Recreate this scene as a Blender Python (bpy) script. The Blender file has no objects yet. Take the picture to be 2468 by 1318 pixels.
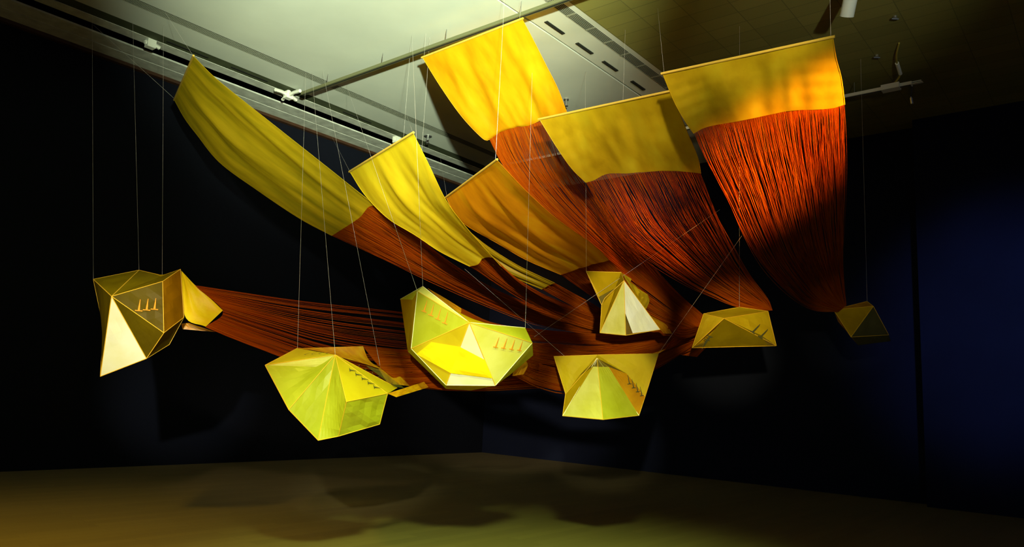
import bpy, bmesh, math, random
from mathutils import Vector, noise
random.seed(7)
C = bpy.context.scene.collection
SC = bpy.context.scene

# ------------------------------------------------------------------ camera
FW, FH, F = 2468, 1318, 1797.8
PITCH, ROLL, YAW = .161256, .050394, .690896
CAM = Vector((0, 0, 1.6))
fwd = Vector((0, math.cos(PITCH), math.sin(PITCH)))
up0 = Vector((0, -math.sin(PITCH), math.cos(PITCH)))
rt0 = Vector((1, 0, 0))
rt = rt0*math.cos(ROLL) + up0*math.sin(ROLL)
up = -rt0*math.sin(ROLL) + up0*math.cos(ROLL)
cam = bpy.data.cameras.new('camera'); camo = bpy.data.objects.new('camera', cam); C.objects.link(camo)
from mathutils import Matrix
M = Matrix((rt, up, -fwd)).transposed().to_4x4(); M.translation = CAM
camo.matrix_world = M
cam.sensor_width = 36; cam.lens = 36*F/FW; cam.clip_end = 100
SC.camera = camo

def ray(x, y): return fwd + rt*((x-FW/2)/F) - up*((y-FH/2)/F)
def at(x, y, D): return CAM + ray(x, y)*D
def atz(x, y, z):
    d = ray(x, y); return CAM + d*((z-CAM.z)/d.z)
DA = Vector((math.sin(YAW), math.cos(YAW), 0)); DB = Vector((math.cos(YAW), -math.sin(YAW), 0))
def P(a, b, z): return DA*a + DB*b + Vector((0, 0, z))      # room axes: a away, b to the right

# ------------------------------------------------------------------ materials
def newmat(name):
    m = bpy.data.materials.new(name); m.use_nodes = True
    nt = m.node_tree; nt.nodes.clear()
    out = nt.nodes.new('ShaderNodeOutputMaterial')
    return m, nt, out
def N(nt, t, **kw):
    n = nt.nodes.new(t)
    for k, v in kw.items():
        if k.startswith('i_'):
            key = k[2:].replace('_', ' ')
            n.inputs[key].default_value = v
        else: setattr(n, k, v)
    return n
def L(nt, a, b): nt.links.new(a, b)
def ramp(nt, fac, stops):
    r = nt.nodes.new('ShaderNodeValToRGB')
    el = r.color_ramp.elements
    while len(el) < len(stops): el.new(0.5)
    for e, (p, c) in zip(el, stops): e.position = p; e.color = (*c, 1)
    L(nt, fac, r.inputs[0]); return r.outputs[0]

def cloth(name, stops, trans=.45, clear=0.0, gloss=.03, rough=.36, streak=(14, 1.2, 1), bump=.25):
    """shot silk: warp streaks run along the cloth (uv v), the two dye colours mix in them"""
    m, nt, out = newmat(name)
    uv = N(nt, 'ShaderNodeUVMap')
    mp = N(nt, 'ShaderNodeMapping'); mp.inputs['Scale'].default_value = streak
    L(nt, uv.outputs[0], mp.inputs[0])
    ns = N(nt, 'ShaderNodeTexNoise', i_Scale=1.0, i_Detail=4.0, i_Roughness=.55)
    L(nt, mp.outputs[0], ns.inputs['Vector'])
    col = ramp(nt, ns.outputs[0], stops)
    mp2 = N(nt, 'ShaderNodeMapping'); mp2.inputs['Scale'].default_value = (260, 6, 1)
    L(nt, uv.outputs[0], mp2.inputs[0])
    n2 = N(nt, 'ShaderNodeTexNoise', i_Scale=1.0, i_Detail=2.0); L(nt, mp2.outputs[0], n2.inputs['Vector'])
    b = N(nt, 'ShaderNodeBump', i_Strength=bump, i_Distance=.01); L(nt, ns.outputs[0], b.inputs['Height'])
    b2 = N(nt, 'ShaderNodeBump', i_Strength=.12, i_Distance=.003); L(nt, n2.outputs[0], b2.inputs['Height'])
    L(nt, b.outputs[0], b2.inputs['Normal'])
    d = N(nt, 'ShaderNodeBsdfDiffuse'); t = N(nt, 'ShaderNodeBsdfTranslucent')
    g = N(nt, 'ShaderNodeBsdfGlossy', i_Roughness=rough)
    for s in (d, t): L(nt, col, s.inputs[0]); L(nt, b2.outputs[0], s.inputs['Normal'])
    L(nt, b2.outputs[0], g.inputs['Normal']); g.inputs[0].default_value = (1, .95, .7, 1)
    m1 = N(nt, 'ShaderNodeMixShader'); m1.inputs[0].default_value = trans
    L(nt, d.outputs[0], m1.inputs[1]); L(nt, t.outputs[0], m1.inputs[2])
    m2 = N(nt, 'ShaderNodeMixShader'); m2.inputs[0].default_value = gloss
    L(nt, m1.outputs[0], m2.inputs[1]); L(nt, g.outputs[0], m2.inputs[2])
    last = m2
    if clear:
        tr = N(nt, 'ShaderNodeBsdfTransparent'); tr.inputs[0].default_value = (1, .93, .6, 1)
        m3 = N(nt, 'ShaderNodeMixShader'); m3.inputs[0].default_value = clear
        L(nt, m2.outputs[0], m3.inputs[1]); L(nt, tr.outputs[0], m3.inputs[2]); last = m3
    L(nt, last.outputs[0], out.inputs[0])
    return m

def plain(name, col, rough=.6, metal=0, spec=.3, nscale=0, namt=.25, bump=0):
    m, nt, out = newmat(name)
    p = N(nt, 'ShaderNodeBsdfPrincipled'); p.inputs['Roughness'].default_value = rough
    p.inputs['Metallic'].default_value = metal; p.inputs['Specular IOR Level'].default_value = spec
    p.inputs['Base Color'].default_value = (*col, 1)
    if nscale:
        tc = N(nt, 'ShaderNodeTexCoord')
        ns = N(nt, 'ShaderNodeTexNoise', i_Scale=nscale, i_Detail=5.0); L(nt, tc.outputs['Object'], ns.inputs['Vector'])
        lo = tuple(c*(1-namt) for c in col); hi = tuple(min(1, c*(1+namt)) for c in col)
        L(nt, ramp(nt, ns.outputs[0], ((.3, lo), (.7, hi))), p.inputs['Base Color'])
        if bump:
            b = N(nt, 'ShaderNodeBump', i_Strength=bump, i_Distance=.02); L(nt, ns.outputs[0], b.inputs['Height']); L(nt, b.outputs[0], p.inputs['Normal'])
    L(nt, p.outputs[0], out.inputs[0]); return m

MAT = {}
MAT['olive'] = cloth('olive_silk', ((.3, (.30, .24, .006)), (.5, (.52, .36, .008)), (.68, (.70, .47, .012))), streak=(7, .9, 1))
MAT['lemon'] = cloth('lemon_silk', ((.3, (.72, .50, .010)), (.55, (.88, .70, .018)), (.75, (.92, .78, .04))), streak=(6, .8, 1))
MAT['amber'] = cloth('amber_silk', ((.3, (.55, .20, .004)), (.5, (.78, .33, .006)), (.7, (.85, .50, .010))), streak=(6, .8, 1))
MAT['gold'] = cloth('golden_silk', ((.3, (.78, .30, .003)), (.5, (.90, .45, .004)), (.7, (.92, .56, .008))), streak=(5, .7, 1))
MAT['mustard'] = cloth('mustard_silk', ((.3, (.55, .34, .006)), (.5, (.70, .47, .010)), (.7, (.78, .60, .02))), streak=(5, .8, 1))
MAT['p_yellow'] = cloth('yellow_organza', ((.3, (.70, .48, .008)), (.6, (.82, .62, .015))), trans=.5, clear=.06, streak=(3, 2, 1), gloss=.04)
MAT['p_lime'] = cloth('lime_organza', ((.3, (.50, .50, .012)), (.6, (.63, .64, .040))), trans=.5, clear=.05, streak=(3, 2, 1), gloss=.05)
MAT['p_pale'] = cloth('pale_organza', ((.3, (.72, .66, .08)), (.6, (.86, .80, .22))), trans=.4, clear=.05, streak=(3, 2, 1), gloss=.08, rough=.35)
MAT['p_mustard'] = cloth('mustard_organza', ((.3, (.42, .27, .003)), (.6, (.56, .36, .004))), trans=.45, clear=.04, streak=(3, 2, 1), gloss=.01)
MAT['p_dark'] = cloth('shaded_dark_olive_organza', ((.3, (.070, .050, .001)), (.6, (.11, .078, .0015))), trans=.35, clear=.06, streak=(3, 2, 1), gloss=.01)  # dim lantern facets: shade put into a much darker olive
MAT['p_olive'] = cloth('shaded_olive_organza', ((.3, (.15, .11, .002)), (.6, (.21, .155, .002))), trans=.4, clear=.05, streak=(3, 2, 1), gloss=.01)  # duller facets, their shade put into the colour
MAT['p_brown'] = cloth('shaded_brown_organza', ((.3, (.24, .105, .001)), (.6, (.34, .15, .002))), trans=.4, clear=.04, streak=(3, 2, 1), gloss=.01)  # orange facet darkened, its shade put into the colour
MAT['p_lit'] = cloth('lit_pale_organza', ((.3, (.82, .82, .44)), (.6, (.90, .91, .66))), trans=.3, clear=.03, streak=(3, 2, 1), gloss=.06, rough=.35)  # paler facets: strong light and glint put into the colour
MAT['p_orange'] = cloth('orange_organza', ((.3, (.60, .24, .004)), (.6, (.78, .38, .006))), trans=.5, clear=.05, streak=(3, 2, 1))
MAT['gold2'] = cloth('vivid_yellow_organza', ((.3, (.92, .62, .004)), (.6, (.95, .74, .01))), trans=.3, streak=(3, 2, 1), gloss=.01)
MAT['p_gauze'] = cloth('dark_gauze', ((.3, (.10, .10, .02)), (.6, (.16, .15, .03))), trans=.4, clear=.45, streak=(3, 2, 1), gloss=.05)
MAT['mark'] = plain('thorn_mark', (.05, .05, .015), .8)
MAT['mark_o'] = plain('orange_thorn_mark', (.62, .22, .01), .8)
MAT['cord'] = plain('yellow_cord', (.62, .36, .02), .55)
MAT['cordpale'] = plain('pale_cord', (.85, .80, .50), .4)
MAT['rod'] = plain('bamboo_rod', (.55, .36, .05), .45)
MAT['wire'] = plain('steel_wire', (.75, .68, .66), .35, .4)
def threadmat():
    m, nt, out = newmat('orange_thread')
    uv = N(nt, 'ShaderNodeUVMap')
    ns = N(nt, 'ShaderNodeTexNoise', i_Scale=40.0, i_Detail=2.0); L(nt, uv.outputs[0], ns.inputs['Vector'])
    col = ramp(nt, ns.outputs[0], ((.3, (.40, .052, .002)), (.55, (.54, .100, .003)), (.75, (.60, .17, .006))))
    d = N(nt, 'ShaderNodeBsdfDiffuse'); t = N(nt, 'ShaderNodeBsdfTranslucent')
    L(nt, col, d.inputs[0]); L(nt, col, t.inputs[0])
    mx = N(nt, 'ShaderNodeMixShader'); mx.inputs[0].default_value = .4
    L(nt, d.outputs[0], mx.inputs[1]); L(nt, t.outputs[0], mx.inputs[2]); L(nt, mx.outputs[0], out.inputs[0])
    return m
MAT['thread'] = threadmat()
MAT['white'] = plain('white_ceiling_paint', (.56, .58, .53), .75, nscale=.7, namt=.07)
MAT['beam'] = plain('grey_beam_paint', (.52, .53, .48), .75, nscale=5, namt=.2)
MAT['recess'] = plain('recess_shade', (.055, .065, .032), .8, nscale=3)  # darkness of the recess put into the colour of a flush strip
MAT['black'] = plain('black_void_paint', (.006, .006, .007), .9)
MAT['brownstrip'] = plain('brown_edge_strip', (.045, .018, .008), .6, nscale=4)
MAT['grille'] = plain('grille_metal', (.30, .31, .25), .5, .2)
MAT['darkgap'] = plain('dark_duct', (.012, .013, .009), .9)
MAT['track'] = plain('olive_track', (.16, .16, .085), .5, .3)
MAT['trackw'] = plain('white_track', (.66, .66, .58), .45)
MAT['lampw'] = plain('white_lamp_enamel', (.62, .66, .62), .4)
MAT['navy_r'] = plain('navy_paint_lit', (.0055, .0075, .021), .85, spec=.1, nscale=1.2, namt=.12)  # same navy, brighter in colour for the walls that look lit
MAT['navy'] = plain('navy_paint_dim', (.0022, .0031, .0085), .85, spec=.15, nscale=1.2, namt=.12)  # left wall's dimness put into the colour, darker than the other walls
MAT['steel'] = plain('dull_steel', (.45, .45, .45), .35, .9)
MAT['cable'] = plain('yellow_cable', (.42, .34, .06), .5)
MAT['plug'] = plain('white_plastic', (.75, .76, .68), .45)
def ceilmat():
    m, nt, out = newmat('brown_ceiling_tile')
    tc = N(nt, 'ShaderNodeTexCoord'); mp = N(nt, 'ShaderNodeMapping'); mp.inputs['Rotation'].default_value = (0, 0, YAW)
    L(nt, tc.outputs['Object'], mp.inputs[0])
    br = N(nt, 'ShaderNodeTexBrick', i_Scale=1.0, i_Mortar_Size=.006, i_Brick_Width=.62, i_Row_Height=.31, offset=0.0, i_Color1=(.22, .20, .05, 1), i_Color2=(.18, .165, .04, 1), i_Mortar=(.12, .11, .03, 1))
    L(nt, mp.outputs[0], br.inputs['Vector'])
    p = N(nt, 'ShaderNodeBsdfPrincipled'); p.inputs['Roughness'].default_value = .7
    L(nt, br.outputs['Color'], p.inputs['Base Color']); L(nt, p.outputs[0], out.inputs[0]); return m
MAT['tile'] = ceilmat()
def floormat():
    m, nt, out = newmat('brown_floor_board')
    tc = N(nt, 'ShaderNodeTexCoord'); mp = N(nt, 'ShaderNodeMapping'); mp.inputs['Rotation'].default_value = (0, 0, YAW+.5*math.pi)
    L(nt, tc.outputs['Object'], mp.inputs[0])
    br = N(nt, 'ShaderNodeTexBrick', i_Scale=1.0, i_Mortar_Size=.003, i_Brick_Width=1.6, i_Row_Height=.16, i_Color1=(.13, .095, .042, 1), i_Color2=(.11, .08, .036, 1), i_Mortar=(.09, .066, .03, 1))
    L(nt, mp.outputs[0], br.inputs['Vector'])
    p = N(nt, 'ShaderNodeBsdfPrincipled'); p.inputs['Roughness'].default_value = .62; p.inputs['Specular IOR Level'].default_value = .25
    L(nt, br.outputs['Color'], p.inputs['Base Color']); L(nt, p.outputs[0], out.inputs[0]); return m
MAT['floor'] = floormat()

# ------------------------------------------------------------------ object helpers
def worldloc(o):
    v = Vector((0, 0, 0))
    while o is not None: v = v + o.location; o = o.parent
    return v
def link(name, verts, faces, mat, parent=None, uvs=None, smooth=False, mats=None, midx=None):
    off = worldloc(parent)
    if parent is None:
        # origin at the lowest middle of the mesh
        n = len(verts); off = sum((Vector(v) for v in verts), Vector())/n
        off.z = min(v[2] for v in verts)
    me = bpy.data.meshes.new(name)
    me.from_pydata([tuple(Vector(v)-off) for v in verts], [], faces)
    for m in (mats or [mat]): me.materials.append(m)
    if midx:
        for p, i in zip(me.polygons, midx): p.material_index = i
    if uvs:
        lay = me.uv_layers.new(name='UVMap')
        for lp in me.loops: lay.data[lp.index].uv = uvs[lp.vertex_index]
    if smooth:
        for p in me.polygons: p.use_smooth = True
    o = bpy.data.objects.new(name, me); C.objects.link(o)
    if parent is not None: o.parent = parent
    else: o.location = off
    return o
def thing(name, label, cat, loc, group=None):
    o = bpy.data.objects.new(name, None); C.objects.link(o); o.empty_display_size = .1
    o.location = loc; o['label'] = label; o['category'] = cat
    if group: o['group'] = group
    return o
def tag(o, label, cat, group=None):
    o['label'] = label; o['category'] = cat
    if group: o['group'] = group
    return o
def struct(o): o['kind'] = 'structure'; return o

class MB:
    """collects vertices and faces of one mesh"""
    def __init__(s): s.v = []; s.f = []; s.m = []
    def add(s, vs, fs, mi=0):
        k = len(s.v); s.v += [Vector(v) for v in vs]; s.f += [tuple(i+k for i in f) for f in fs]; s.m += [mi]*len(fs)
    def hexa(s, c, mi=0):   # eight corners: 0-3 bottom loop, 4-7 top loop
        s.add(c, [(3, 2, 1, 0), (4, 5, 6, 7), (0, 1, 5, 4), (1, 2, 6, 5), (2, 3, 7, 6), (3, 0, 4, 7)], mi)
    def abox(s, a0, a1, b0, b1, z0, z1, mi=0):
        s.hexa([P(a0, b0, z0), P(a1, b0, z0), P(a1, b1, z0), P(a0, b1, z0), P(a0, b0, z1), P(a1, b0, z1), P(a1, b1, z1), P(a0, b1, z1)], mi)
    def tube(s, pts, r, n=6, mi=0, cap=True, r1=None):
        pts = [Vector(p) for p in pts]; rings = []; u = None
        for i, p in enumerate(pts):
            t = (pts[min(i+1, len(pts)-1)] - pts[max(i-1, 0)]).normalized()
            if u is None:
                h = Vector((0, 0, 1)) if abs(t.z) < .9 else Vector((1, 0, 0)); u = t.cross(h).normalized()
            u = (u - t*u.dot(t)).normalized(); w = t.cross(u)
            rr = r if r1 is None else r + (r1-r)*i/(len(pts)-1)
            rings.append([p + (u*math.cos(2*math.pi*j/n) + w*math.sin(2*math.pi*j/n))*rr for j in range(n)])
        vs = [v for rg in rings for v in rg]; fs = []
        for i in range(len(pts)-1):
            for j in range(n):
                a = i*n+j; b = i*n+(j+1) % n; fs.append((a, b, b+n, a+n))
        if cap: fs.append(tuple(range(n-1, -1, -1))); k = (len(pts)-1)*n; fs.append(tuple(range(k, k+n)))
        s.add(vs, fs, mi)
    def cyl(s, p, q, r, n=20, mi=0, r1=None): s.tube([p, q], r, n, mi, True, r1)
    def build(s, name, mats, parent=None, smooth=False):
        ms = mats if isinstance(mats, list) else [mats]
        return link(name, s.v, s.f, None, parent, smooth=smooth, mats=ms, midx=s.m)

def spline(pts, n):
    """Catmull-Rom through pts, resampled evenly to n+1 points"""
    pts = [Vector(p) for p in pts]
    if len(pts) == 2: return [pts[0].lerp(pts[1], i/n) for i in range(n+1)]
    q = [pts[0]*2-pts[1]] + pts + [pts[-1]*2-pts[-2]]
    dense = []
    for i in range(1, len(q)-2):
        p0, p1, p2, p3 = q[i-1:i+3]
        for k in range(24):
            t = k/24
            dense.append(.5*((2*p1) + (p2-p0)*t + (2*p0-5*p1+4*p2-p3)*t*t + (3*p1-p0-3*p2+p3)*t**3))
    dense.append(pts[-1])
    acc = [0]
    for a, b in zip(dense, dense[1:]): acc.append(acc[-1]+(b-a).length)
    out = []; j = 0
    for i in range(n+1):
        s = acc[-1]*i/n
        while j < len(acc)-2 and acc[j+1] < s: j += 1
        seg = acc[j+1]-acc[j]; out.append(dense[j].lerp(dense[j+1], (s-acc[j])/seg if seg > 0 else 0))
    return out
def depth(p): return (p-CAM).dot(fwd)
def px(lst):
    """list of (x, y, depth); depth None = interpolated between the given ones"""
    xs = list(lst); n = len(xs); D = [p[2] if len(p) > 2 else None for p in xs]
    known = [i for i in range(n) if D[i] is not None]
    ln = [0]
    for a, b in zip(xs, xs[1:]): ln.append(ln[-1]+math.hypot(a[0]-b[0], a[1]-b[1]))
    for i in range(n):
        if D[i] is None:
            a = max(k for k in known if k < i); b = min(k for k in known if k > i)
            D[i] = D[a] + (D[b]-D[a])*(ln[i]-ln[a])/(ln[b]-ln[a])
    return [at(p[0], p[1], d) for p, d in zip(xs, D)]

def coons(Lc, Rc, Tc, Bc, ns, nt):
    """surface between four boundary curves; rows run from top to bottom"""
    Ls, Rs, Ts, Bs = spline(Lc, ns), spline(Rc, ns), spline(Tc, nt), spline(Bc, nt)
    g = []
    for i in range(ns+1):
        s = i/ns; row = []
        for j in range(nt+1):
            t = j/nt
            row.append(Ls[i]*(1-t)+Rs[i]*t + Ts[j]*(1-s)+Bs[j]*s
                       - (Ts[0]*(1-s)*(1-t)+Ts[nt]*(1-s)*t+Bs[0]*s*(1-t)+Bs[nt]*s*t))
        g.append(row)
    return g
def fabric_mesh(name, g, mat, parent, amp=.035, folds=5, seed=0, gathers=.6, sfreq=1.0):
    ns, nt = len(g)-1, len(g[0])-1
    vs, fs, uvs = [], [], []
    rnd = random.Random(seed); ph = [rnd.uniform(0, 6.28) for _ in range(6)]
    for i in range(ns+1):
        for j in range(nt+1):
            s, t = i/ns, j/nt
            a = g[min(i+1, ns)][j]-g[max(i-1, 0)][j]; b = g[i][min(j+1, nt)]-g[i][max(j-1, 0)]
            nrm = a.cross(b).normalized()
            env = min(1, s*3.5)*math.sin(math.pi*min(max(t, 0), 1))**.5*(1-.75*s**5)
            w = noise.noise(Vector((t*folds+seed*3.1+s*1.3*sfreq, s*1.1*sfreq, seed))) + .5*noise.noise(Vector((t*folds*2.3+s*2.2*sfreq, s*2.0*sfreq, seed+9)))
            w += .5*math.sin(t*folds*3.0+ph[0]+s*2.0*sfreq+1.5*noise.noise(Vector((s*2*sfreq, t*2, seed+4))))*gathers
            # puckers running in from the side hems
            w += .35*math.sin(s*34+ph[1]+t*9)*math.exp(-t*9)*.7 + .3*math.sin(s*30+ph[2]-t*8)*math.exp(-(1-t)*9)*.6
            vs.append(g[i][j] + nrm*amp*w*env); uvs.append((t, s*2))
    for i in range(ns):
        for j in range(nt):
            a = i*(nt+1)+j; fs.append((a, a+1, a+nt+2, a+nt+1))
    return link(name, vs, fs, mat, parent, uvs=uvs, smooth=True)

def threads_mesh(name, Lc, Rc, parent, n, start=None, r=.004, segs=34, seed=0, clump=10, spread=.75, sag=.06, loose=.03, density=None, r_end=None):
    """fringe of loose yarns between two edge curves; yarns gather into strands"""
    rnd = random.Random(seed)
    Ls, Rs = spline(Lc, segs), spline(Rc, segs)
    corr = None
    if start: st = spline(start, 200)
    vs, fs, uvs = [], [], []
    centres = sorted(rnd.random() for _ in range(clump))
    for k in range(n):
        t0 = (k+rnd.random())/n
        if density: t0 = density(t0)
        c = min(centres, key=lambda q: abs(q-t0))
        tgt = t0 + (c-t0)*spread*(.55+.45*rnd.random()) + rnd.gauss(0, .006)
        lo = rnd.gauss(0, loose); ph = rnd.uniform(0, 6.28); rr = r*rnd.uniform(.7, 1.25)
        sg = sag*rnd.uniform(-.3, 1)
        pts = []
        d0 = Vector((0, 0, 0))
        if start:
            f = t0*200; i = min(int(f), 199); d0 = st[i].lerp(st[i+1], f-i) - (Ls[0]*(1-t0)+Rs[0]*t0)
        for i in range(segs+1):
            s = i/segs
            e = min(1, s*2.2); e = e*e*(3-2*e)
            t = t0+(tgt-t0)*e + lo*math.sin(math.pi*s)*math.sin(s*3+ph)
            p = Ls[i]*(1-t)+Rs[i]*t + d0*(1-s)**3
            p = p - Vector((0, 0, sg*math.sin(math.pi*s)))
            pts.append(p)
        base = len(vs); u = None
        for i, p in enumerate(pts):
            tg = (pts[min(i+1, segs)]-pts[max(i-1, 0)]).normalized()
            if u is None: u = tg.orthogonal().normalized()
            u = (u-tg*u.dot(tg)).normalized(); w = tg.cross(u)
            q = rr if r_end is None else rr+(r_end-r)*i/segs
            for a in (0, 2.094, 4.189):
                vs.append(p+(u*math.cos(a)+w*math.sin(a))*q); uvs.append((t0, i/segs*.15))
        for i in range(segs):
            for a in range(3):
                x = base+i*3+a; y = base+i*3+(a+1) % 3; fs.append((x, y, y+3, x+3))
    o = link(name, vs, fs, MAT['thread'], parent, uvs=uvs, smooth=True)
    o['kind'] = 'stuff'
    return o

def panel(parent, pts, mat, cuts=5, amp=.006, seed=0, marks=None, markmat='mark', name='panel', bulge=0.0):
    """one stretched facet of a lantern: triangulated, crinkled inside, hems held by the frame"""
    bm = bmesh.new(); vs = [bm.verts.new(p) for p in pts]; bm.faces.new(vs)
    c = sum(pts, Vector())/len(pts)
    if len(pts) > 4: bmesh.ops.triangulate(bm, faces=bm.faces[:])
    bmesh.ops.subdivide_edges(bm, edges=bm.edges[:], cuts=cuts, use_grid_fill=True)
    bmesh.ops.triangulate(bm, faces=[f for f in bm.faces if len(f.verts) > 4])
    bm.normal_update()
    u = (pts[1]-pts[0]).normalized(); nn = None
    for i in range(1, len(pts)-1):
        q = (pts[i]-pts[0]).cross(pts[i+1]-pts[0])
        nn = q if nn is None else nn+q
    nn.normalize(); w = nn.cross(u)
    for v in bm.verts:
        if not v.is_boundary:
            v.co += nn*(amp*noise.noise(v.co*7+Vector((seed*5.3, 0, 0)))*1.6 + bulge)
    vl = [v.co.copy() for v in bm.verts]; bm.verts.index_update()
    fl = [tuple(v.index for v in f.verts) for f in bm.faces]; bm.free()
    mi = [0]*len(fl)
    mats = [mat, MAT[markmat]]
    if marks:
        sgn = 1 if nn.dot(CAM-c) > 0 else -1
        for (p0, p1, num, ln, ang, wid) in marks:    # thorn-shaped slits in a row from p0 to p1
            for k in range(num):
                p = p0.lerp(p1, (k+.5)/num); p = p - nn*(p-c).dot(nn) + nn*sgn*.012
                dirv = (ang-nn*ang.dot(nn)).normalized() if isinstance(ang, Vector) else (u*math.cos(ang)+w*math.sin(ang)).normalized()
                sd = nn.cross(dirv)
                def strip(a, b, h0, h1):
                    ax = (b-a).normalized(); sx = nn.cross(ax); k0 = len(vl)
                    vl.extend([a-sx*h0, a+sx*h0, b+sx*h1, b-sx*h1]); fl.append((k0, k0+1, k0+2, k0+3)); mi.append(1)
                strip(p, p+dirv*ln, wid, wid*.25)
                strip(p-sd*ln*.28, p+sd*ln*.28, wid*.5, wid*.5)
    uvs = [((p-c).dot(u), (p-c).dot(w)) for p in vl]
    return link(name, vl, fl, None, parent, uvs=uvs, smooth=False, mats=mats, midx=mi)
def cords(parent, segs, mat='cord', r=.007, name='frame'):
    mb = MB(); r *= .62
    for a, b in segs: mb.tube([a, b], r, 6)
    return mb.build(name, MAT[mat], parent)
def wire(parent, a, b, r=.0012, name='suspension_wire'):
    mb = MB(); mb.tube([a, b], r, 5); return mb.build(name, MAT['wire'], parent)

# ------------------------------------------------------------------ the room
ZC = 7.25
mb = MB(); mb.abox(-8, 17, -15, 9, -.3, 0); struct(mb.build('floor', MAT['floor']))
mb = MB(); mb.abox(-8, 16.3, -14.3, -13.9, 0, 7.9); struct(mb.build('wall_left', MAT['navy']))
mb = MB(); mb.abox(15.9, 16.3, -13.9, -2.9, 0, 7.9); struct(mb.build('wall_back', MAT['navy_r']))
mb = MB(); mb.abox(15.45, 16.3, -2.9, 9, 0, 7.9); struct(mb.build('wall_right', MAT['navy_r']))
# upper deck over everything, black; brown tiled ceiling on the right
mb = MB(); mb.abox(-8, 16.3, -14.3, -5.75, 7.75, 7.95); struct(mb.build('ceiling', MAT['black']))
mb = MB(); mb.abox(-8, 16.3, -5.9, 9, ZC, 7.74); struct(mb.build('ceiling.001', MAT['tile']))
# white plaster ceiling, split where the grilles and the recess run
n = 0
def trim(a0, a1, b0, b1, z0, z1, mat):
    global n; n += 1
    m_ = MB(); m_.abox(a0, a1, b0, b1, z0, z1); return struct(m_.build('trim_%d' % n, MAT[mat]))
trim(-8, 15.9, -11.30, -6.74, ZC, ZC+.3, 'white')        # middle panel
trim(-8, 15.9, -12.16, -11.50, ZC, ZC+.3, 'white')       # outer panel
trim(7.99, 8.16, -11.50, -11.30, ZC, ZC+.3, 'white')     # bridge between the two grilles
trim(-8, 15.9, -6.70, -6.17, ZC, ZC+.3, 'white')         # soffit with the slots
trim(-8, 15.9, -6.00, -5.90, ZC, ZC+.3, 'white')         # outer lip of the soffit
trim(-8, 15.9, -12.45, -12.16, ZC+.008, ZC+.3, 'recess')  # recess, built nearly flush, its shade put into the colour
trim(-8, 15.9, -12.72, -12.45, ZC, ZC+.03, 'beam')        # inner strip
trim(-8, 15.9, -13.40, -13.04, ZC, ZC+.03, 'beam')       # ledge, inner half
trim(-8, 15.9, -13.80, -13.44, ZC, ZC+.03, 'beam')       # ledge, outer half
trim(-8, 15.9, -13.90, -13.80, ZC-.06, ZC+.2, 'brownstrip')

# long air grilles
def grille(a0, a1, b0, b1, nsl, label, zs=ZC):
    t = thing('air_grille', label, 'air vent', P((a0+a1)/2, (b0+b1)/2, zs))
    m_ = MB(); m_.abox(a0, a1, b0, b1, zs-.003, zs+.05); m_.build('duct', MAT['darkgap'], t)
    for k in range(nsl):
        bb = b0+(b1-b0)*(k+.5)/nsl; w = (b1-b0)/nsl*.24
        m_ = MB(); m_.abox(a0, a1, bb-w, bb+w*.4, zs-.008, zs-.004); m_.build('slat', MAT['grille'], t)
    return t
grille(-1, 7.99, -11.50, -11.30, 6, 'long louvred grille in the white ceiling above the leftmost cloth')
grille(8.16, 15.8, -11.50, -11.30, 6, 'long dark louvred grille beyond the track, behind the lemon cloth')
t = grille(-1, 15.8, -6.17, -6.00, 6, 'long louvred grille along the slotted soffit beside the brown tiled ceiling')
for k in range(14):
    a = 7.9+k*.52
    m_ = MB(); m_.abox(a, a+.03, -6.17, -6.00, ZC-.009, ZC-.003); m_.build('crossbar', MAT['grille'], t)
# four slot diffusers in the soffit
for (a0, a1), w in zip(((6.72, 7.4), (8.39, 8.86), (9.23, 9.68), (10.02, 10.47), (10.97, 11.42)),
                       ('slot on the camera side of the light track', 'second slot, next to the light track', 'third slot, middle one of the soffit', 'fourth slot, above the top of the mustard cloth', 'last slot, nearest the mustard cloth')):
    m_ = MB(); m_.abox(a0, a1, -6.55, -6.49, ZC-.012, ZC+.01, 0); m_.abox(a0+.02, a1-.02, -6.535, -6.505, ZC-.016, ZC-.010, 0)
    tag(m_.build('slot_diffuser', MAT['darkgap']), 'black air slot in white soffit, ' + w, 'air slot', 'slots in the soffit')
# slots in the dark recess
for a0, w in ((5.35, 'left of the leftmost cloth'), (6.55, 'right of the leftmost cloth'), (9.1, 'past the track end')):
    m_ = MB(); m_.abox(a0, a0+.75, -12.33, -12.29, ZC-.003, ZC+.01)
    tag(m_.build('slot_diffuser', MAT['darkgap']), 'thin black slot in the dark ceiling recess, ' + w, 'air slot', 'slots in the recess')

# lighting tracks
def track(a, b0, b1, z, mat, label):
    t = thing('light_track', label, 'light track', P(a, (b0+b1)/2, z))
    m_ = MB(); m_.abox(a-.035, a+.035, b0, b1, z, z+.055); m_.build('rail', MAT[mat], t)
    m_ = MB(); m_.abox(a-.012, a+.012, b0+.02, b1-.02, z-.006, z+.002); m_.build('slot', MAT['darkgap'], t)
    for k in range(5):
        b = b0+(b1-b0)*(k+.5)/5
        m_ = MB(); m_.tube([P(a, b, z+.05), P(a, b, ZC+.02)], .006, 6); m_.build('drop_rod', MAT['steel'], t)
    return t
tr1 = track(7.72, -11.75, -4.2, 7.0, 'track', 'long olive lighting track across the white ceiling, above the golden cloth')
tr2 = track(13.1, -11.4, -2.44, 7.0, 'trackw', 'white lighting track ending beside the far right cloth')
m_ = MB()
m_.abox(13.02, 13.18, -2.9, -2.62, 6.98, 7.07); m_.abox(13.07, 13.13, -2.44, -2.28, 7.005, 7.015); m_.abox(13.07, 13.13, -2.44, -2.30, 7.03, 7.045)
m_.build('end_connector', MAT['trackw'], tr2)
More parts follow.
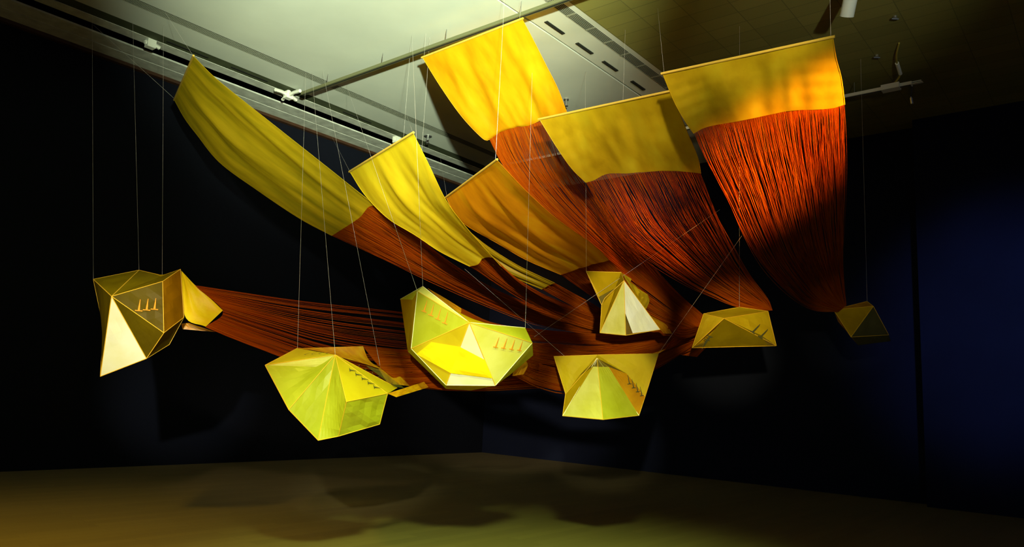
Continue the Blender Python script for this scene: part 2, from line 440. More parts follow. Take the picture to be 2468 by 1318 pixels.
# white track fittings on the inner strip
def fitting(a, b, z, label, arms):
    t = thing('track_fitting', label, 'track fitting', P(a, b, z), 'white fittings on the ceiling strip')
    m_ = MB(); m_.abox(a-.07, a+.07, b-.06, b+.06, z, z+.14); m_.cyl(P(a, b, z+.14), P(a, b, z+.26), .035, 12); m_.build('body', MAT['plug'], t)
    for da, db in arms:
        m_ = MB(); m_.tube([P(a, b, z+.07), P(a+da*.5, b+db*.5, z+.08), P(a+da, b+db, z+.06)], .035, 6); m_.build('arm', MAT['plug'], t)
    return t
fitting(5.17, -12.5, ZC-.14, 'small white fitting on the ceiling strip left of the leftmost cloth', ((.16, 0), (-.1, 0)))
fitting(7.80, -12.35, ZC-.16, 'white cross-shaped fitting where the olive track meets the ceiling strip', ((.22, -.05), (-.32, .05), (-.02, .42), (.05, -.26)))
fitting(10.77, -12.5, ZC-.14, 'small white fitting on the ceiling strip behind the lemon cloth', ((.14, 0), (-.1, 0)))
# sprinkler
t = thing('sprinkler', 'small chrome sprinkler on the ceiling right of the lemon cloth', 'sprinkler', P(11.08, -11.81, ZC))
m_ = MB(); m_.cyl(P(11.08, -11.81, ZC), P(11.08, -11.81, ZC-.02), .09, 18); m_.build('rose', MAT['steel'], t)
m_ = MB(); m_.cyl(P(11.08, -11.81, ZC-.02), P(11.08, -11.81, ZC-.11), .03, 12)
m_.tube([P(11.05, -11.81, ZC-.08), P(11.04, -11.81, ZC-.14), P(11.08, -11.81, ZC-.17)], .008); m_.tube([P(11.11, -11.81, ZC-.08), P(11.12, -11.81, ZC-.14), P(11.08, -11.81, ZC-.17)], .008)
m_.cyl(P(11.08, -11.81, ZC-.17), P(11.08, -11.81, ZC-.178), .045, 14); m_.build('nozzle', MAT['steel'], t)
q = atz(1365, 238, ZC)
t = thing('sprinkler', 'tiny sprinkler on the ceiling between the golden and the mustard cloth', 'sprinkler', q)
m_ = MB(); m_.cyl(q, q-Vector((0, 0, .02)), .05, 14); m_.cyl(q-Vector((0, 0, .02)), q-Vector((0, 0, .14)), .02, 10); m_.cyl(q-Vector((0, 0, .14)), q-Vector((0, 0, .148)), .04, 12); m_.build('nozzle', MAT['steel'], t)

# white cylinder spotlight, top right
t = thing('spotlight', 'white cylinder spotlight hanging from the dark ceiling at the top right', 'spotlight', at(2048, -30, 9.7))
p0, p1 = at(2062, -62, 9.6), at(2041, 38, 9.85)
ax = (p1-p0).normalized(); nr = ax.orthogonal().normalized(); m_ = MB()
m_.tube([p0, p0+ax*.01, p1-ax*.03, p1-ax*.028, p1-ax*.024, p1], .088, 28, 0, False)
for s_ in (0,): pass
k = len(m_.v)
w_ = ax.cross(nr)
m_.add([p0+(nr*math.cos(i*.2244)+w_*math.sin(i*.2244))*.088 for i in range(28)], [tuple(range(28))])
m_.build('housing', MAT['lampw'], t, True)
m_ = MB(); m_.tube([p1, p1+ax*.006], .090, 28, 0, False); m_.tube([p1+ax*.006, p1-ax*.05], .074, 28, 0, False); m_.build('bezel', MAT['lampw'], t)
m_ = MB(); m_.cyl(p1-ax*.05, p1-ax*.045, .073, 24); m_.build('lens', MAT['darkgap'], t)
tp = Vector((p0.x, p0.y, ZC+.02))
m_ = MB(); m_.tube([p0+ax*.1, p0+Vector((0, 0, .15)), tp], .02, 8); m_.build('stem', MAT['lampw'], t)
# cable at the end of the white track
q0 = P(13.1, -2.72, 7.06)
top_ = atz(2167, 104, ZC-.016); d0_, d1_ = depth(q0), depth(top_)
m_ = MB(); c_ = [q0] + [at(x_, y_, d0_+(d1_-d0_)*f_) for x_, y_, f_ in ((2170, 178, .25), (2162, 152, .5), (2161, 130, .75))] + [top_]
m_.tube(spline(c_, 24), .014, 8)
cb = tag(m_.build('power_cable', MAT['cable']), 'yellowish cable looping down to the end of the white track', 'cable')
m_ = MB(); m_.tube([c_[1], c_[2]], .03, 10); m_.build('plug', MAT['plug'], cb)
for (x, y, D, lb) in ((2157, 36, 11.5, 'small metal clamp on the dark ceiling above the yellowish cable'), (2113, 130, 12.0, 'pair of tiny metal clips on the dark ceiling left of the yellowish cable')):
    q = atz(x, y, ZC+.02)
    m_ = MB(); m_.cyl(q, q-Vector((0, 0, .05)), .03, 10); m_.tube([q-Vector((.05, 0, .06)), q-Vector((-.05, 0, .06))], .012, 6)
    tag(m_.build('ceiling_clamp', MAT['steel']), lb, 'clamp')
q = P(13.1, -2.44, 6.98)
m_ = MB(); m_.tube([q, at(2195, 232, 12.75), at(2197, 245, 12.75)], .012, 6); m_.cyl(at(2196, 236, 12.75), at(2198, 250, 12.75), .025, 10)
m_.build('hanging_clip', MAT['steel'], tr2)

# ------------------------------------------------------------------ cloths with fringes
def rod_ends(p, q, Lr):
    z = 2.5
    while z < 7.2:
        a, b = atz(*p, z), atz(*q, z)
        if (a-b).length >= Lr: return a, b
        z += .005
    return a, b
GRP = 'hanging silk cloths with orange fringes'
def banner(label, mat, near, far, Lr, Lpx, Rpx, Bpx, TL, TR, nth, seed, hooks, amp=.035, folds=5, grid=(56, 44), rod_over=.02, sfreq=1.0, **tk):
    """near/far: rod ends (right, left); L/R hems; B bottom hem from left to right; TL/TR edges of the fringe"""
    a, b = rod_ends(near, far, Lr) if not isinstance(Lr, tuple) else (at(*near, Lr[0]), at(*far, Lr[1]))
    da, db = depth(a), depth(b)
    root = thing('fringed_cloth', label, 'hanging cloth', (a+b)/2, GRP)
    Lp = px([(far[0], far[1], db)] + Lpx); Rp = px([(near[0], near[1], da)] + Rpx)
    Lp[0] = b; Rp[0] = a
    dL, dR = depth(Lp[-1]), depth(Rp[-1])
    Bp = px([(Lpx[-1][0], Lpx[-1][1], dL)] + Bpx + [(Rpx[-1][0], Rpx[-1][1], dR)])
    g = coons(Lp, Rp, [b, a], Bp, *grid)
    fab = fabric_mesh('fabric', g, mat, root, amp, folds, seed, sfreq=sfreq)
    d = (a-b).normalized()
    m_ = MB(); m_.cyl(b-d*rod_over, a+d*rod_over, .016, 10); m_.build('rod', MAT['rod'], root)
    # side hems and the selvedge where the weave ends
    for e_ in (Lp, Rp):
        m_ = MB(); m_.tube(spline(e_, 40), .005, 5); m_.build('hem', mat, fab)
    fr = threads_mesh('fringe', px([(Lpx[-1][0], Lpx[-1][1], dL)] + TL), px([(Rpx[-1][0], Rpx[-1][1], dR)] + TR), root, nth, start=Bp, seed=seed, **tk)
    for f, top in hooks:
        p = b.lerp(a, f)
        q = Vector((p.x, p.y, ZC-.004)) if top is None else atz(*top, ZC-.004)
        wire(root, p, q)
    return root

banner('olive-yellow silk cloth, the leftmost and longest, its rod seen nearly end on', MAT['olive'], (466, 135), (420, 240), 2.1,
    [(445, 285), (475, 325), (530, 392), (620, 458), (720, 525), (800, 568, 12.1)],
    [(510, 180), (560, 222), (690, 325), (800, 412), (860, 460), (905, 495, 11.3)],
    [(850, 536), (870, 521), (888, 499)],
    [(900, 612), (1050, 680), (1200, 742), (1300, 778, 12.2), (1450, 808), (1600, 828), (1680, 818, 12.4)],
    [(960, 535), (1010, 572), (1100, 640), (1200, 700), (1300, 740, 12.0), (1440, 775), (1600, 792), (1690, 782, 12.4)],
    200, 1, [(1.0, (398, 30)), (0.02, (225, 60))], amp=.09, folds=5, clump=30, spread=.85, r=.0032)
banner('bright lemon-yellow silk cloth hanging right of the olive leftmost one', MAT['lemon'], (995, 320), (843, 413), 2.2,
    [(880, 470), (935, 526), (1000, 566), (1060, 606), (1132, 642, 11.1)],
    [(1035, 400), (1074, 481), (1118, 541), (1159, 588), (1208, 642, 10.7)],
    [(1152, 637), (1165, 622), (1190, 622)],
    [(1200, 684), (1280, 728), (1400, 778, 11.8), (1550, 808), (1685, 808, 12.3)],
    [(1260, 685), (1340, 725), (1440, 762, 11.7), (1580, 785), (1700, 788, 12.3)],
    300, 2, [(1.0, (978, 272)), (0, (800, 330))], amp=.065, folds=5, clump=22, r=.0035)
banner('short olive silk strip half hidden behind the lemon cloth, only its lower end showing', MAT['olive'], (1012, 440), (960, 485), (11.7, 11.95),
    [(1030, 540), (1100, 605), (1190, 648), (1306, 697, 11.9)],
    [(1080, 510), (1160, 582), (1240, 635), (1300, 665), (1337, 682, 11.7)],
    [(1322, 688)],
    [(1390, 738), (1500, 790), (1685, 812, 12.3)],
    [(1420, 725), (1520, 775), (1690, 800, 12.3)],
    90, 3, [(.98, None), (.02, None)], amp=.05, folds=4, clump=6)
banner('amber-orange silk cloth in the middle, below the golden one', MAT['amber'], (1197, 385), (1075, 475), 2.2,
    [(1095, 512), (1124, 543), (1202, 588), (1268, 626), (1352, 662, 11.8)],
    [(1274, 466), (1346, 530), (1432, 592), (1468, 627, 11.0)],
    [(1410, 643)],
    [(1440, 718), (1540, 770), (1640, 802), (1700, 806, 12.3)],
    [(1540, 690), (1610, 742), (1680, 785), (1708, 800, 12.2)],
    260, 4, [(.98, None), (.02, (1060, 372))], amp=.08, folds=6, clump=9, spread=.6)
banner('golden silk cloth hung highest, just under the olive lighting track', MAT['gold'], (1258, 45), (1018, 138), 2.1,
    [(1064, 212), (1114, 282), (1164, 334), (1180, 336, 12.15)],
    [(1283, 92), (1315, 155), (1345, 215), (1368, 276, 11.3)],
    [(1206, 319), (1241, 307), (1274, 302), (1310, 290)],
    [(1215, 400), (1290, 486), (1380, 560, 12.1), (1470, 628), (1570, 702), (1650, 768, 12.3), (1690, 815), (1640, 855, 12.2)],
    [(1400, 398), (1470, 508), (1550, 612, 11.9), (1602, 674), (1650, 722), (1700, 765, 12.3), (1720, 810), (1680, 860, 12.2)],
    320, 5, [(.98, None), (.02, None)], amp=.09, folds=6, clump=46, spread=.85, r=.0030, density=lambda t: t**1.5)
banner('mustard-yellow silk cloth hanging second from the right', MAT['mustard'], (1613, 220), (1300, 287), 2.0,
    [(1340, 352), (1377, 405), (1412, 440, 11.0)],
    [(1634, 264), (1657, 320), (1681, 377), (1689, 418, 10.3)],
    [(1432, 434), (1462, 420), (1520, 417), (1590, 412), (1640, 413)],
    [(1437, 480), (1492, 563), (1573, 624), (1660, 682, 10.9), (1717, 711), (1775, 737), (1850, 748, 10.8)],
    [(1717, 480), (1769, 590), (1804, 653), (1850, 715), (1862, 748, 10.7)],
    175, 6, [(.38, (1412, 172)), (.67, (1507, 72))], amp=.07, folds=6, clump=40, spread=.88, r=.0026)
banner('yellow silk cloth at the far right with a wide red-orange fringe', MAT['mustard'], (2007, 89), (1597, 177), 1.9,
    [(1625, 245), (1650, 290), (1672, 322, 9.2)],
    [(2015, 140), (2028, 190), (2036, 252, 8.2)],
    [(1700, 308), (1770, 293), (1830, 282), (1900, 267), (1960, 264), (2005, 261)],
    [(1700, 390), (1745, 478), (1785, 560), (1836, 641, 9.9), (1905, 711), (1960, 745), (2020, 752, 10.9)],
    [(2036, 330), (2036, 450), (2035, 560, 9.4), (2034, 650), (2040, 735, 10.9)],
    360, 7, [(.99, None), (.01, (1585, 20))], amp=.07, folds=5, clump=64, spread=.88, r=.0025, sfreq=.35, density=lambda t: t**.8)

# ------------------------------------------------------------------ crystal-shaped silk lanterns
LG = 'crystal-shaped silk lanterns'
def lantern(label, V, base, wires):
    """V: name -> (x, y, depth)"""
    v = {k: at(*q) for k, q in V.items()}
    c = sum(v.values(), Vector())/len(v); c.z = min(p.z for p in v.values())
    root = thing('silk_lantern', label, 'lantern', c, LG)
    return root, v
def facets(root, v, lst):
    for k, it in enumerate(lst):
        names, m = it[0], it[1]; kw = it[2] if len(it) > 2 else {}
        if isinstance(names, str): names = names.split()
        panel(root, [v[q] for q in names], MAT[m], seed=k+len(lst), **kw)
def segs(v, s): return [(v[a], v[b]) for a, b in (q.split('-') for q in s.split())]
def sheet(root, Lp, Rp, mat, amp=.02, folds=3, seed=0, name='tail'):
    L_, R_ = px(Lp), px(Rp)
    g = coons(L_, R_, [L_[0], R_[0]], [L_[-1], R_[-1]], 20, 16)
    return fabric_mesh(name, g, MAT[mat], root, amp, folds, seed)
def hang(root, p, top=None): wire(root, p, Vector((p.x, p.y, ZC-.004)) if top is None else atz(*top, ZC-.004))

# 1: far left
D = 7.8
root, v = lantern('silk lantern at the far left with a bright pale lower triangle', dict(
    a=(225, 673, D+.10), b=(335, 651, D+.40), c=(391, 664, D+.35), d=(435, 649, D+.10), e=(269, 714, D-.42), f=(392, 678, D-.16),
    g=(395, 802, D-.34), h=(353, 864, D-.28), i=(242, 907, D-.22), j=(443, 765, D+.08), k=(250, 791, D+.25), z=(345, 760, D+.62), w=(408, 830, D-.02)), D, None)
facets(root, v, [
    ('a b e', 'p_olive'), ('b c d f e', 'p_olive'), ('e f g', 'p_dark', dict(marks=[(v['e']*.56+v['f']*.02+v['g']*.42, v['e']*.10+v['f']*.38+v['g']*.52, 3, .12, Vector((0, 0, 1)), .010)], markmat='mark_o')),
    ('e g h', 'p_dark'), ('e h i', 'p_lit'), ('a e i k', 'p_dark'), ('f d j g', 'p_brown'), ('g j w h', 'p_dark'),
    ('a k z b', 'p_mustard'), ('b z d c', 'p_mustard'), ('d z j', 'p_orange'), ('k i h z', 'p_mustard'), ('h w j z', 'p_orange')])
cords(root, segs(v, 'a-b b-e a-e e-f f-d e-g f-g e-h g-h h-i e-i d-j g-j a-k k-i j-w w-h b-c c-d'), r=.006)
sheet(root, [(437, 652, D+.10), (450, 720, D+.15), (446, 764, D+.12), (496, 786, D+.2)][:1]+[(446, 762, D+.12), (496, 787, D+.2)], [(436, 651, D+.1), (470, 687, D+.2), (510, 722, D+.22), (537, 748, D+.22)], 'gold2', .02, 3, 1)
sheet(root, [(437, 780, D+.25), (440, 793, D+.25)], [(455, 778, D+.3), (520, 800, D+.35)], 'amber', .01, 3, 2)
threads_mesh('threads', px([(495, 788, D+.2), (560, 815), (640, 845), (760, 888, 8.6), (900, 916), (1100, 932, 9.6), (1300, 925), (1500, 895), (1690, 828, 12.2)]),
             px([(468, 687, D+.2), (600, 706), (740, 724), (970, 747, 9.2), (1200, 778), (1450, 812, 10.9), (1695, 800, 12.2)]), root, 140, seed=11, clump=22, spread=.95, r=.0025, sag=.02, loose=.010,
             start=px([(495, 788, D+.2), (537, 750, D+.22), (468, 687, D+.2)]), density=lambda t: t**1.7)
hang(root, v['a'], (222, 40)); hang(root, v['b'], (320, 50)); hang(root, v['c'], (394, 60))

# 2: lower left
D = 7.0
root, v = lantern('largest lime-yellow silk lantern, hanging lowest at the lower left', dict(
    A=(808, 855, D-.15), B=(639, 880, D-.02), C=(717, 839, D+.45), D=(696, 987, D-.38), E=(767, 1061, D-.30), Fm=(816, 1051, D-.28), G=(835, 968, D-.42), H=(934, 948, D-.02),
    I=(915, 1022, D), J=(957, 935, D+.25), Z=(850, 990, D+.5), M=(767, 884, D-.12)), D, None)
facets(root, v, [
    ('A B M', 'p_pale'), ('B D A M', 'p_lime', dict(amp=.02)), ('A D E', 'p_lime', dict(amp=.012)), ('A E Fm G', 'p_lime'), ('G Fm I H', 'p_lime', dict(amp=.016)),  # facet A B M is a highlight painted in as paler cloth
    ('A G H', 'p_yellow', dict(marks=[(v['A'].lerp(v['H'], .2).lerp(v['G'], .15), v['A'].lerp(v['H'], .86).lerp(v['G'], .12), 5, .07, 1.5, .006)])),
    ('A H J', 'p_yellow', dict(marks=[(v['A'].lerp(v['J'], .3), v['A'].lerp(v['J'], .95), 6, .045, 1.5, .004)])),
    ('B A C', 'p_yellow', dict(marks=[(v['B'].lerp(v['A'], .55).lerp(v['C'], .3), v['A'].lerp(v['C'], .12), 4, .06, .9, .006)])),
    ('B C Z D', 'p_lime'), ('D Z E', 'p_lime'), ('E Z I Fm', 'p_lime'), ('C A J Z', 'p_lime'), ('H I Z J', 'p_lime')])
cords(root, segs(v, 'A-B A-D A-E A-G A-H B-C B-D D-E E-Fm Fm-I I-H G-H G-Fm A-J'), r=.006)
sheet(root, [(717, 839, D+.45), (760, 845, D+.3), (808, 856, D-.1)], [(875, 834, D+.6), (890, 868, D+.55), (922, 890, D+.5)], 'amber', .02, 2, 3)
sheet(root, [(912, 888, D+.45), (935, 925, D+.3)], [(962, 903, D+.7), (988, 930, D+.6)], 'amber', .02, 2, 4)
sheet(root, [(934, 948, D), (955, 957, D)], [(1022, 920, D+.5), (1033, 933, D+.5)], 'amber', .012, 2, 5)
panel(root, [at(880, 880, D+.25), at(915, 890, D+.32), at(975, 935, D+.3), at(950, 932, D+.2)], MAT['p_gauze'], name='gauze', seed=3)
threads_mesh('threads', px([(1030, 932, D+.5), (1090, 938, 7.9), (1250, 930, 8.8), (1450, 905, 10.4), (1685, 838, 12.2)]),
             px([(875, 835, D+.6), (980, 842), (1150, 850, 9.0), (1400, 850, 10.6), (1690, 806, 12.2)]), root, 300, seed=12, clump=20, spread=.6, r=.0034,
             start=px([(1030, 932, D+.5), (985, 930, D+.6), (922, 890, D+.5), (875, 835, D+.6)]))
hang(root, v['C'], (737, 170)); hang(root, v['A'], (752, 175)); hang(root, at(917, 886, D+.5), (778, 170))

# 3: middle
D = 7.2
root, v = lantern('bright bowl-shaped silk lantern in the middle, fanning facets and a white glint', dict(
    a=(1019, 690, D-.02), b=(965, 721, D+.3), c=(1006, 702, D-.05), d=(1131, 777, D-.36), e=(991, 840, D-.08), f=(1075, 928, D-.06), g=(1194, 929, D-.02), h=(1283, 826, D+.06), i=(1266, 790, D+.18),
    j=(983, 847, D+.28), k=(1075, 937, D+.26), l=(1135, 941, D+.3), m=(1285, 856, D+.34), n=(1232, 901, D+.34), z=(1130, 840, D+.7), s=(994, 722, D+.02)), D, None)
mk = dict(markmat='mark_o')
facets(root, v, [
    ('c d e', 'p_lime', dict(marks=[(v['c'].lerp(v['d'], .15).lerp(v['e'], .26), v['c'].lerp(v['d'], .85).lerp(v['e'], .24), 4, .11, Vector((.35, 0, 1)), .008)], **mk)),
    ('d e f', 'p_yellow'), ('d f g', 'p_lit'),
    ('d g h', 'p_pale', dict(marks=[(v['d'].lerp(v['h'], .3).lerp(v['g'], .3), v['d'].lerp(v['h'], .95).lerp(v['g'], .2), 4, .10, Vector((.1, 0, 1)), .008)], **mk)), ('d h i', 'p_lime'), ('a d c', 'p_pale'),
    ('c e j s', 'p_mustard'), ('a c s b', 'p_lime'), ('b s j', 'p_mustard'), ('e f k j', 'p_lime'), ('f g l k', 'p_mustard'), ('g h m n', 'p_lime'), ('g n l', 'p_mustard'), ('h i m', 'p_lime'),
    ('a b z', 'p_mustard'), ('a z i d', 'p_mustard'), ('b j k z', 'p_lime'), ('k l n z', 'p_mustard'), ('n m i z', 'p_mustard')])
bz = lambda tri, w: v[tri[0]]*w[0]+v[tri[1]]*w[1]+v[tri[2]]*w[2]
off_ = (CAM-v['d']).normalized()*.012
for tri, ws in (('def', ((.33, .62, .05), (.42, .0, .58) if False else (.62, .0, .38), (.20, .0, .80), (.0, .85, .15))), ('dfg', ((.62, .38, 0), (.42, 0, .58), (.12, 0, .88), (.20, .80, 0)))):
    panel(root, [bz(tri, w_)+off_ for w_ in ws], MAT['gold2'], name='shine_band', seed=4)  # added strips: light shining through cloth layers, painted vivid yellow
cords(root, segs(v, 'c-d d-e d-f d-g d-h'), r=.007)
cords(root, segs(v, 'c-e e-f f-g g-h a-d d-i a-b'), 'cordpale', r=.005, name='pale_frame')
sheet(root, [(1075, 735, D+.2), (1110, 770, D+.4)], [(1030, 694, D+.15), (1072, 718, D+.4), (1112, 743, D+.5)], 'amber', .02, 3, 6)
sheet(root, [(1240, 880, D+.35), (1235, 906, D+.4)], [(1262, 860, D+.4), (1272, 880, D+.6), (1262, 902, D+.6)], 'amber', .02, 3, 7)
threads_mesh('threads', px([(1110, 770, D+.4), (1200, 800), (1320, 815, 9.3), (1500, 822, 10.6), (1690, 800, 12.2)]),
             px([(1112, 743, D+.5), (1190, 779), (1300, 795, 9.3), (1480, 806, 10.6), (1692, 792, 12.2)]), root, 120, seed=13, clump=7, spread=.6, r=.0038)
threads_mesh('threads', px([(1240, 906, D+.5), (1300, 930, 8.75), (1368, 943, 9.2), (1460, 928, 9.9), (1580, 885, 11), (1690, 822, 12.2)]),
             px([(1275, 826, D+.7), (1340, 826, 8.9), (1470, 830, 10.0), (1690, 803, 12.2)]), root, 300, seed=14, clump=20, spread=.7, r=.004)
hang(root, v['a'], (993, 85)); hang(root, v['c'], (835, 205)); hang(root, v['i'], (1285, 90))

# 4: lower right of the middle
D = 8.3
root, v = lantern('wide-mouthed silk lantern below the middle with a pale green tent of cloth inside', dict(
    a=(1335, 859, D+.15), b=(1440, 855, D-.05), c=(1587, 852, D+.12), d=(1363, 949, D-.02), e=(1356, 1002, D-.10), f=(1453, 1011, D-.45), g=(1540, 1001, D-.12), h=(1555, 955, D-.02), p=(1439, 863, D-.12), z=(1455, 935, D+.55),
    u=(1430, 883, D-.14), y=(1467, 884, D-.14), q=(1395, 906, D-.04), r=(1510, 900, D-.03), pf=(1441, 884, D-.17)), D, None)
facets(root, v, [
    ('a b p q d', 'p_yellow'), ('b c h r p', 'p_yellow'), ('u e f pf', 'p_pale'), ('pf f g y', 'p_lime'),
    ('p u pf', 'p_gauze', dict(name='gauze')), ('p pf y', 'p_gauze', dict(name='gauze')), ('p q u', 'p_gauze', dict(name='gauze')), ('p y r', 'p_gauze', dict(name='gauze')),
    ('q d e u', 'p_mustard'), ('y g h r', 'p_orange', dict(marks=[(v['y'].lerp(v['r'], .4).lerp(v['h'], .33).lerp(v['g'], .1), v['r'].lerp(v['h'], .95).lerp(v['g'], .12), 4, .10, Vector((-.15, 0, 1)), .008)])),
    ('c h g', 'p_orange', dict(amp=0)), ('a d z', 'p_mustard'), ('d e z', 'p_mustard'), ('e f z', 'p_lime'), ('f g z', 'p_lime'), ('g h z', 'p_mustard'), ('h c z', 'p_mustard'), ('a z c b', 'p_mustard')])
cords(root, segs(v, 'p-f a-b b-c a-d c-h h-g e-f f-g p-h p-d d-e'), r=.006)
cords(root, segs(v, 'p-e p-g'), 'cordpale', r=.007, name='pale_frame')
sheet(root, [(1585, 853, D+.12), (1572, 852, D+.25)], [(1604, 842, D+.6), (1596, 843, D+.6)], 'amber', .01, 2, 8)
threads_mesh('threads', px([(1598, 846, D+.6), (1620, 830), (1650, 808, 11), (1690, 800, 12.2)]), px([(1604, 841, D+.6), (1622, 818), (1648, 800, 11), (1692, 785, 12.2)]), root, 90, seed=15, clump=5, r=.0035, loose=.01)
wire(root, v['a'].lerp(v['b'], .25), at(1120, 648, 11.0)); wire(root, v['c'], at(1788, 568, 9.6)); wire(root, at(1287, 812, 8.2), at(1735, 505, 10.6), .001)

# 5: upper right of the middle
D = 9.0
root, v = lantern('twisted silk lantern right of the middle with a brilliant pale triangle on its right', dict(
    a=(1413, 654, D+.15), b=(1497, 656, D+.25), p=(1504, 676, D-.15), c=(1444, 715, D+.05), q=(1450, 735, D), r=(1457, 719, D-.02), e=(1446, 802, D-.10), f=(1508, 808, D-.35), g=(1591, 794, D-.02), s=(1525, 803, D-.28), z=(1510, 745, D+.5),
    k=(1483, 694, D+.1), t=(1506, 752, D-.26)), D, None)
facets(root, v, [
    ('a b p k c', 'p_mustard'), ('p k r q e', 'p_mustard'), ('p e f t', 'p_pale'), ('p t s g', 'p_lit'), ('t f s', 'p_gauze', dict(name='gauze')), ('c k r q', 'p_gauze', dict(name='gauze')),
    ('b p z', 'p_mustard'), ('p g z', 'p_lit'), ('a q z b', 'p_mustard'), ('e q z', 'p_mustard'), ('e f z', 'p_lime'), ('f g z', 'p_orange')])
cords(root, segs(v, 'a-b a-c p-r p-f p-e p-g e-f f-g a-q r-q q-e b-p'), r=.006)
sheet(root, [(1498, 657, D+.25), (1512, 680, D+.2), (1540, 725, D+.2)], [(1522, 672, D+.4), (1523, 685, D+.4), (1562, 710, D+.5)], 'mustard', .03, 2, 9)
sheet(root, [(1540, 705, D+.2), (1540, 745, D+.2)], [(1561, 709, D+.5), (1565, 725, D+.55), (1558, 744, D+.5)], 'mustard', .02, 2, 10)
sheet(root, [(1566, 762, D+.1), (1592, 795, D), (1600, 804, D+.1)], [(1570, 761, D+.3), (1605, 782, D+.5), (1620, 804, D+.6)], 'amber', .02, 2, 11)
threads_mesh('threads', px([(1600, 804, D+.3), (1640, 812, 10.5), (1695, 806, 12.2)]), px([(1612, 788, D+.5), (1645, 792, 10.5), (1698, 782, 12.2)]), root, 100, seed=16, clump=6, r=.0035, loose=.01)
hang(root, v['a'], (1411, 250))

# 6: right
D = 10.2
root, v = lantern('tent-shaped orange-yellow silk lantern second from the right with slits in its hollow underside', dict(
    a=(1696, 756, D+.15), b=(1782, 740, D+.35), c=(1851, 750, D+.2), p=(1745, 767, D-.25), d=(1668, 838, D-.12), e=(1871, 833, D-.05), o=(1700, 822, D-.13), n=(1692, 835, D-.1), x=(1835, 808, D-.12), y=(1850, 833, D-.06), z=(1775, 800, D+.55)), D, None)
facets(root, v, [
    ('a b c p', 'p_yellow'), ('a p d', 'p_yellow'), ('p c e', 'p_yellow', dict(amp=.014)),
    ('p o n y x', 'p_olive', dict(marks=[(v['o'].lerp(v['p'], .3), v['o'], 2, .15, .2, .016), (v['x'].lerp(v['p'], .35), v['x'].lerp(v['y'], .4), 2, .15, 3.1, .016)])),
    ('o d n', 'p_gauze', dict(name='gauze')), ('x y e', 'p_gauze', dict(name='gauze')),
    ('a d z', 'p_mustard'), ('a z c b', 'p_mustard'), ('c z e', 'p_orange'), ('d e z', 'p_mustard')])
cords(root, segs(v, 'a-b b-c a-p p-c p-d p-e a-d c-e d-e'), r=.007)
hang(root, v['b'])

# 7: far right
D = 11.0
root, v = lantern('small dim silk lantern at the far right, one olive triangle lit', dict(
    a=(2009, 746, D), b=(2090, 726, D+.45), c=(2105, 738, D+.05), d=(2051, 812, D-.2), e=(2142, 807, D+.15), f=(2147, 822, D+.4), g=(2068, 832, D+.35), h=(2085, 800, D+.75), k=(2020, 775, D+.35)), D, None)
facets(root, v, [
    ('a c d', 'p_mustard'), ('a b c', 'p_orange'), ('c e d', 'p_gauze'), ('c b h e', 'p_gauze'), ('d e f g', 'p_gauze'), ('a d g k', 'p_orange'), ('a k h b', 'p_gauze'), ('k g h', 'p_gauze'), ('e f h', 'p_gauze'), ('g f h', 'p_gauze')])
cords(root, segs(v, 'a-b b-c a-c c-d a-d c-e d-e'), r=.006)
hang(root, v['b'])

# ------------------------------------------------------------------ light
def spot(loc, tgt, watt, ang, blend, col, size=.15):
    l = bpy.data.lights.new('gallery_and_fill_spot', 'SPOT'); o = bpy.data.objects.new('gallery_and_fill_spot', l); C.objects.link(o)
    l.energy = watt; l.spot_size = math.radians(ang); l.spot_blend = blend; l.color = col; l.shadow_soft_size = size
    o.location = loc; o.rotation_euler = (Vector(tgt)-Vector(loc)).to_track_quat('-Z', 'Y').to_euler()
    return o
WARM = (1, .88, .62)
# flood right behind the photographer, aimed up at the cloths and the ceiling
spot((.6, -.6, 3.0), at(985, -110, 10.5), 5600, 41, 1, (.85, 1, .66), .12)
spot((2.6, -.6, 3.2), at(1980, -140, 11), 480, 26, 1, (.95, 1, .75), .12)  # added fill to brighten the upper right ceiling and its fittings
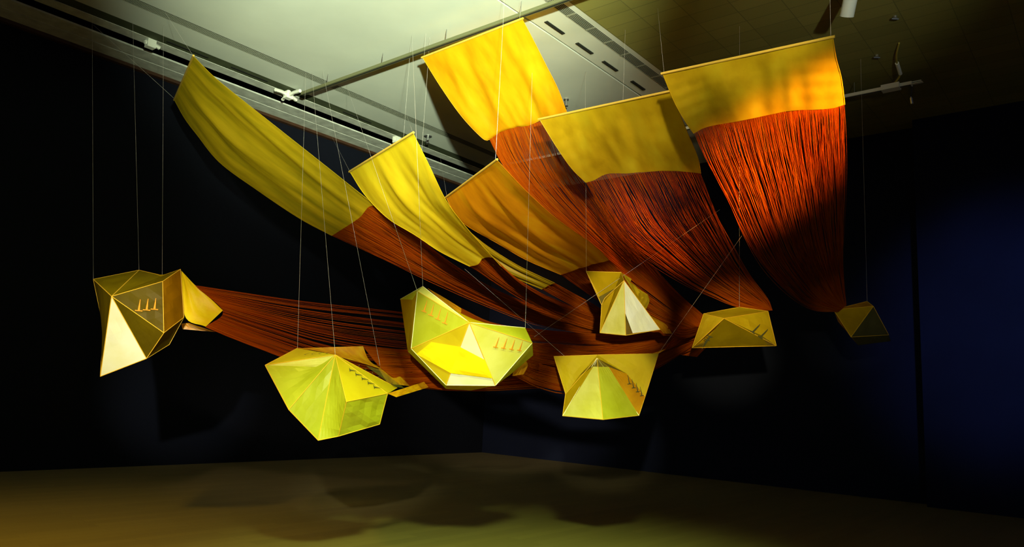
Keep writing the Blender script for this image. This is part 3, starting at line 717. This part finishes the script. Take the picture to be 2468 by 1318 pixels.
# front spots on the cloths
spot((-2.2, .5, 6.6), at(1060, 450, 10), 1750, 20, .8, WARM)
spot((.5, .5, 5.6), at(1410, 250, 10.5), 1100, 22, .8, WARM)
spot((2.5, .5, 5.0), at(1780, 130, 9.0), 800, 13, .9, (1, .9, .55))
spot((5.0, 3.0, 5.0), at(1955, 320, 8.5), 3200, 17, 1, (1, .44, .09))
spot((-3.5, 2.5, 5.0), at(640, 330, 11.5), 300, 28, .9, WARM)
spot((-1.5, 1.0, 4.5), at(620, 780, 8.5), 420, 24, .9, (1, .8, .5))
spot((-1.2, .5, 5.0), at(950, 430, 10), 700, 11, .8, (1, .95, .7))  # added narrow fill to brighten the lemon cloth
# spots on the lanterns
spot((-1.6, .3, 2.9), at(300, 800, 7.8), 850, 12, .9, (1, 1, .84), .06)
spot((-1.0, .2, 3.2), at(800, 955, 7.0), 640, 13, .9, (.95, 1, .60), .06)
spot((-.5, .2, 2.9), at(1130, 820, 7.2), 900, 12, .8, (1, .98, .66), .06)
spot((0, .2, 2.8), at(1455, 935, 8.3), 760, 10, .6, (1, .95, .6), .06)
spot((.4, .2, 2.3), at(1510, 730, 9.0), 1050, 8.6, .6, (1, .95, .72), .06)
spot((.4, .2, 2.6), at(1770, 790, 10.2), 1350, 9, 1, (1, .82, .34), .06)
spot((.6, .2, 2.6), at(2050, 765, 11.0), 170, 7, .8, (1, .92, .5), .06)
# floor pools and the blue wash on the right wall
spot((-4.5, 1, 6.5), (-4.4, 5.2, 0), 1050, 60, 1, (1, .72, .07), .3)
spot((.3, 1, 6.5), (.3, 5.8, 0), 2200, 48, 1, (.70, 1, .22), .3)
spot((4.5, 3, 5), P(15.5, -1.3, 3.2), 700, 30, 1, (.30, .42, 1), .3)

w = bpy.data.worlds.new('world'); SC.world = w; w.use_nodes = True
w.node_tree.nodes['Background'].inputs[0].default_value = (.55, .65, 1, 1)
w.node_tree.nodes['Background'].inputs[1].default_value = .024
vs_ = SC.view_settings
SC.display_settings.display_device = 'sRGB'
vs_.view_transform = 'Standard'; vs_.look = 'None'; vs_.exposure = 2; vs_.gamma = 1; vs_.use_curve_mapping = False
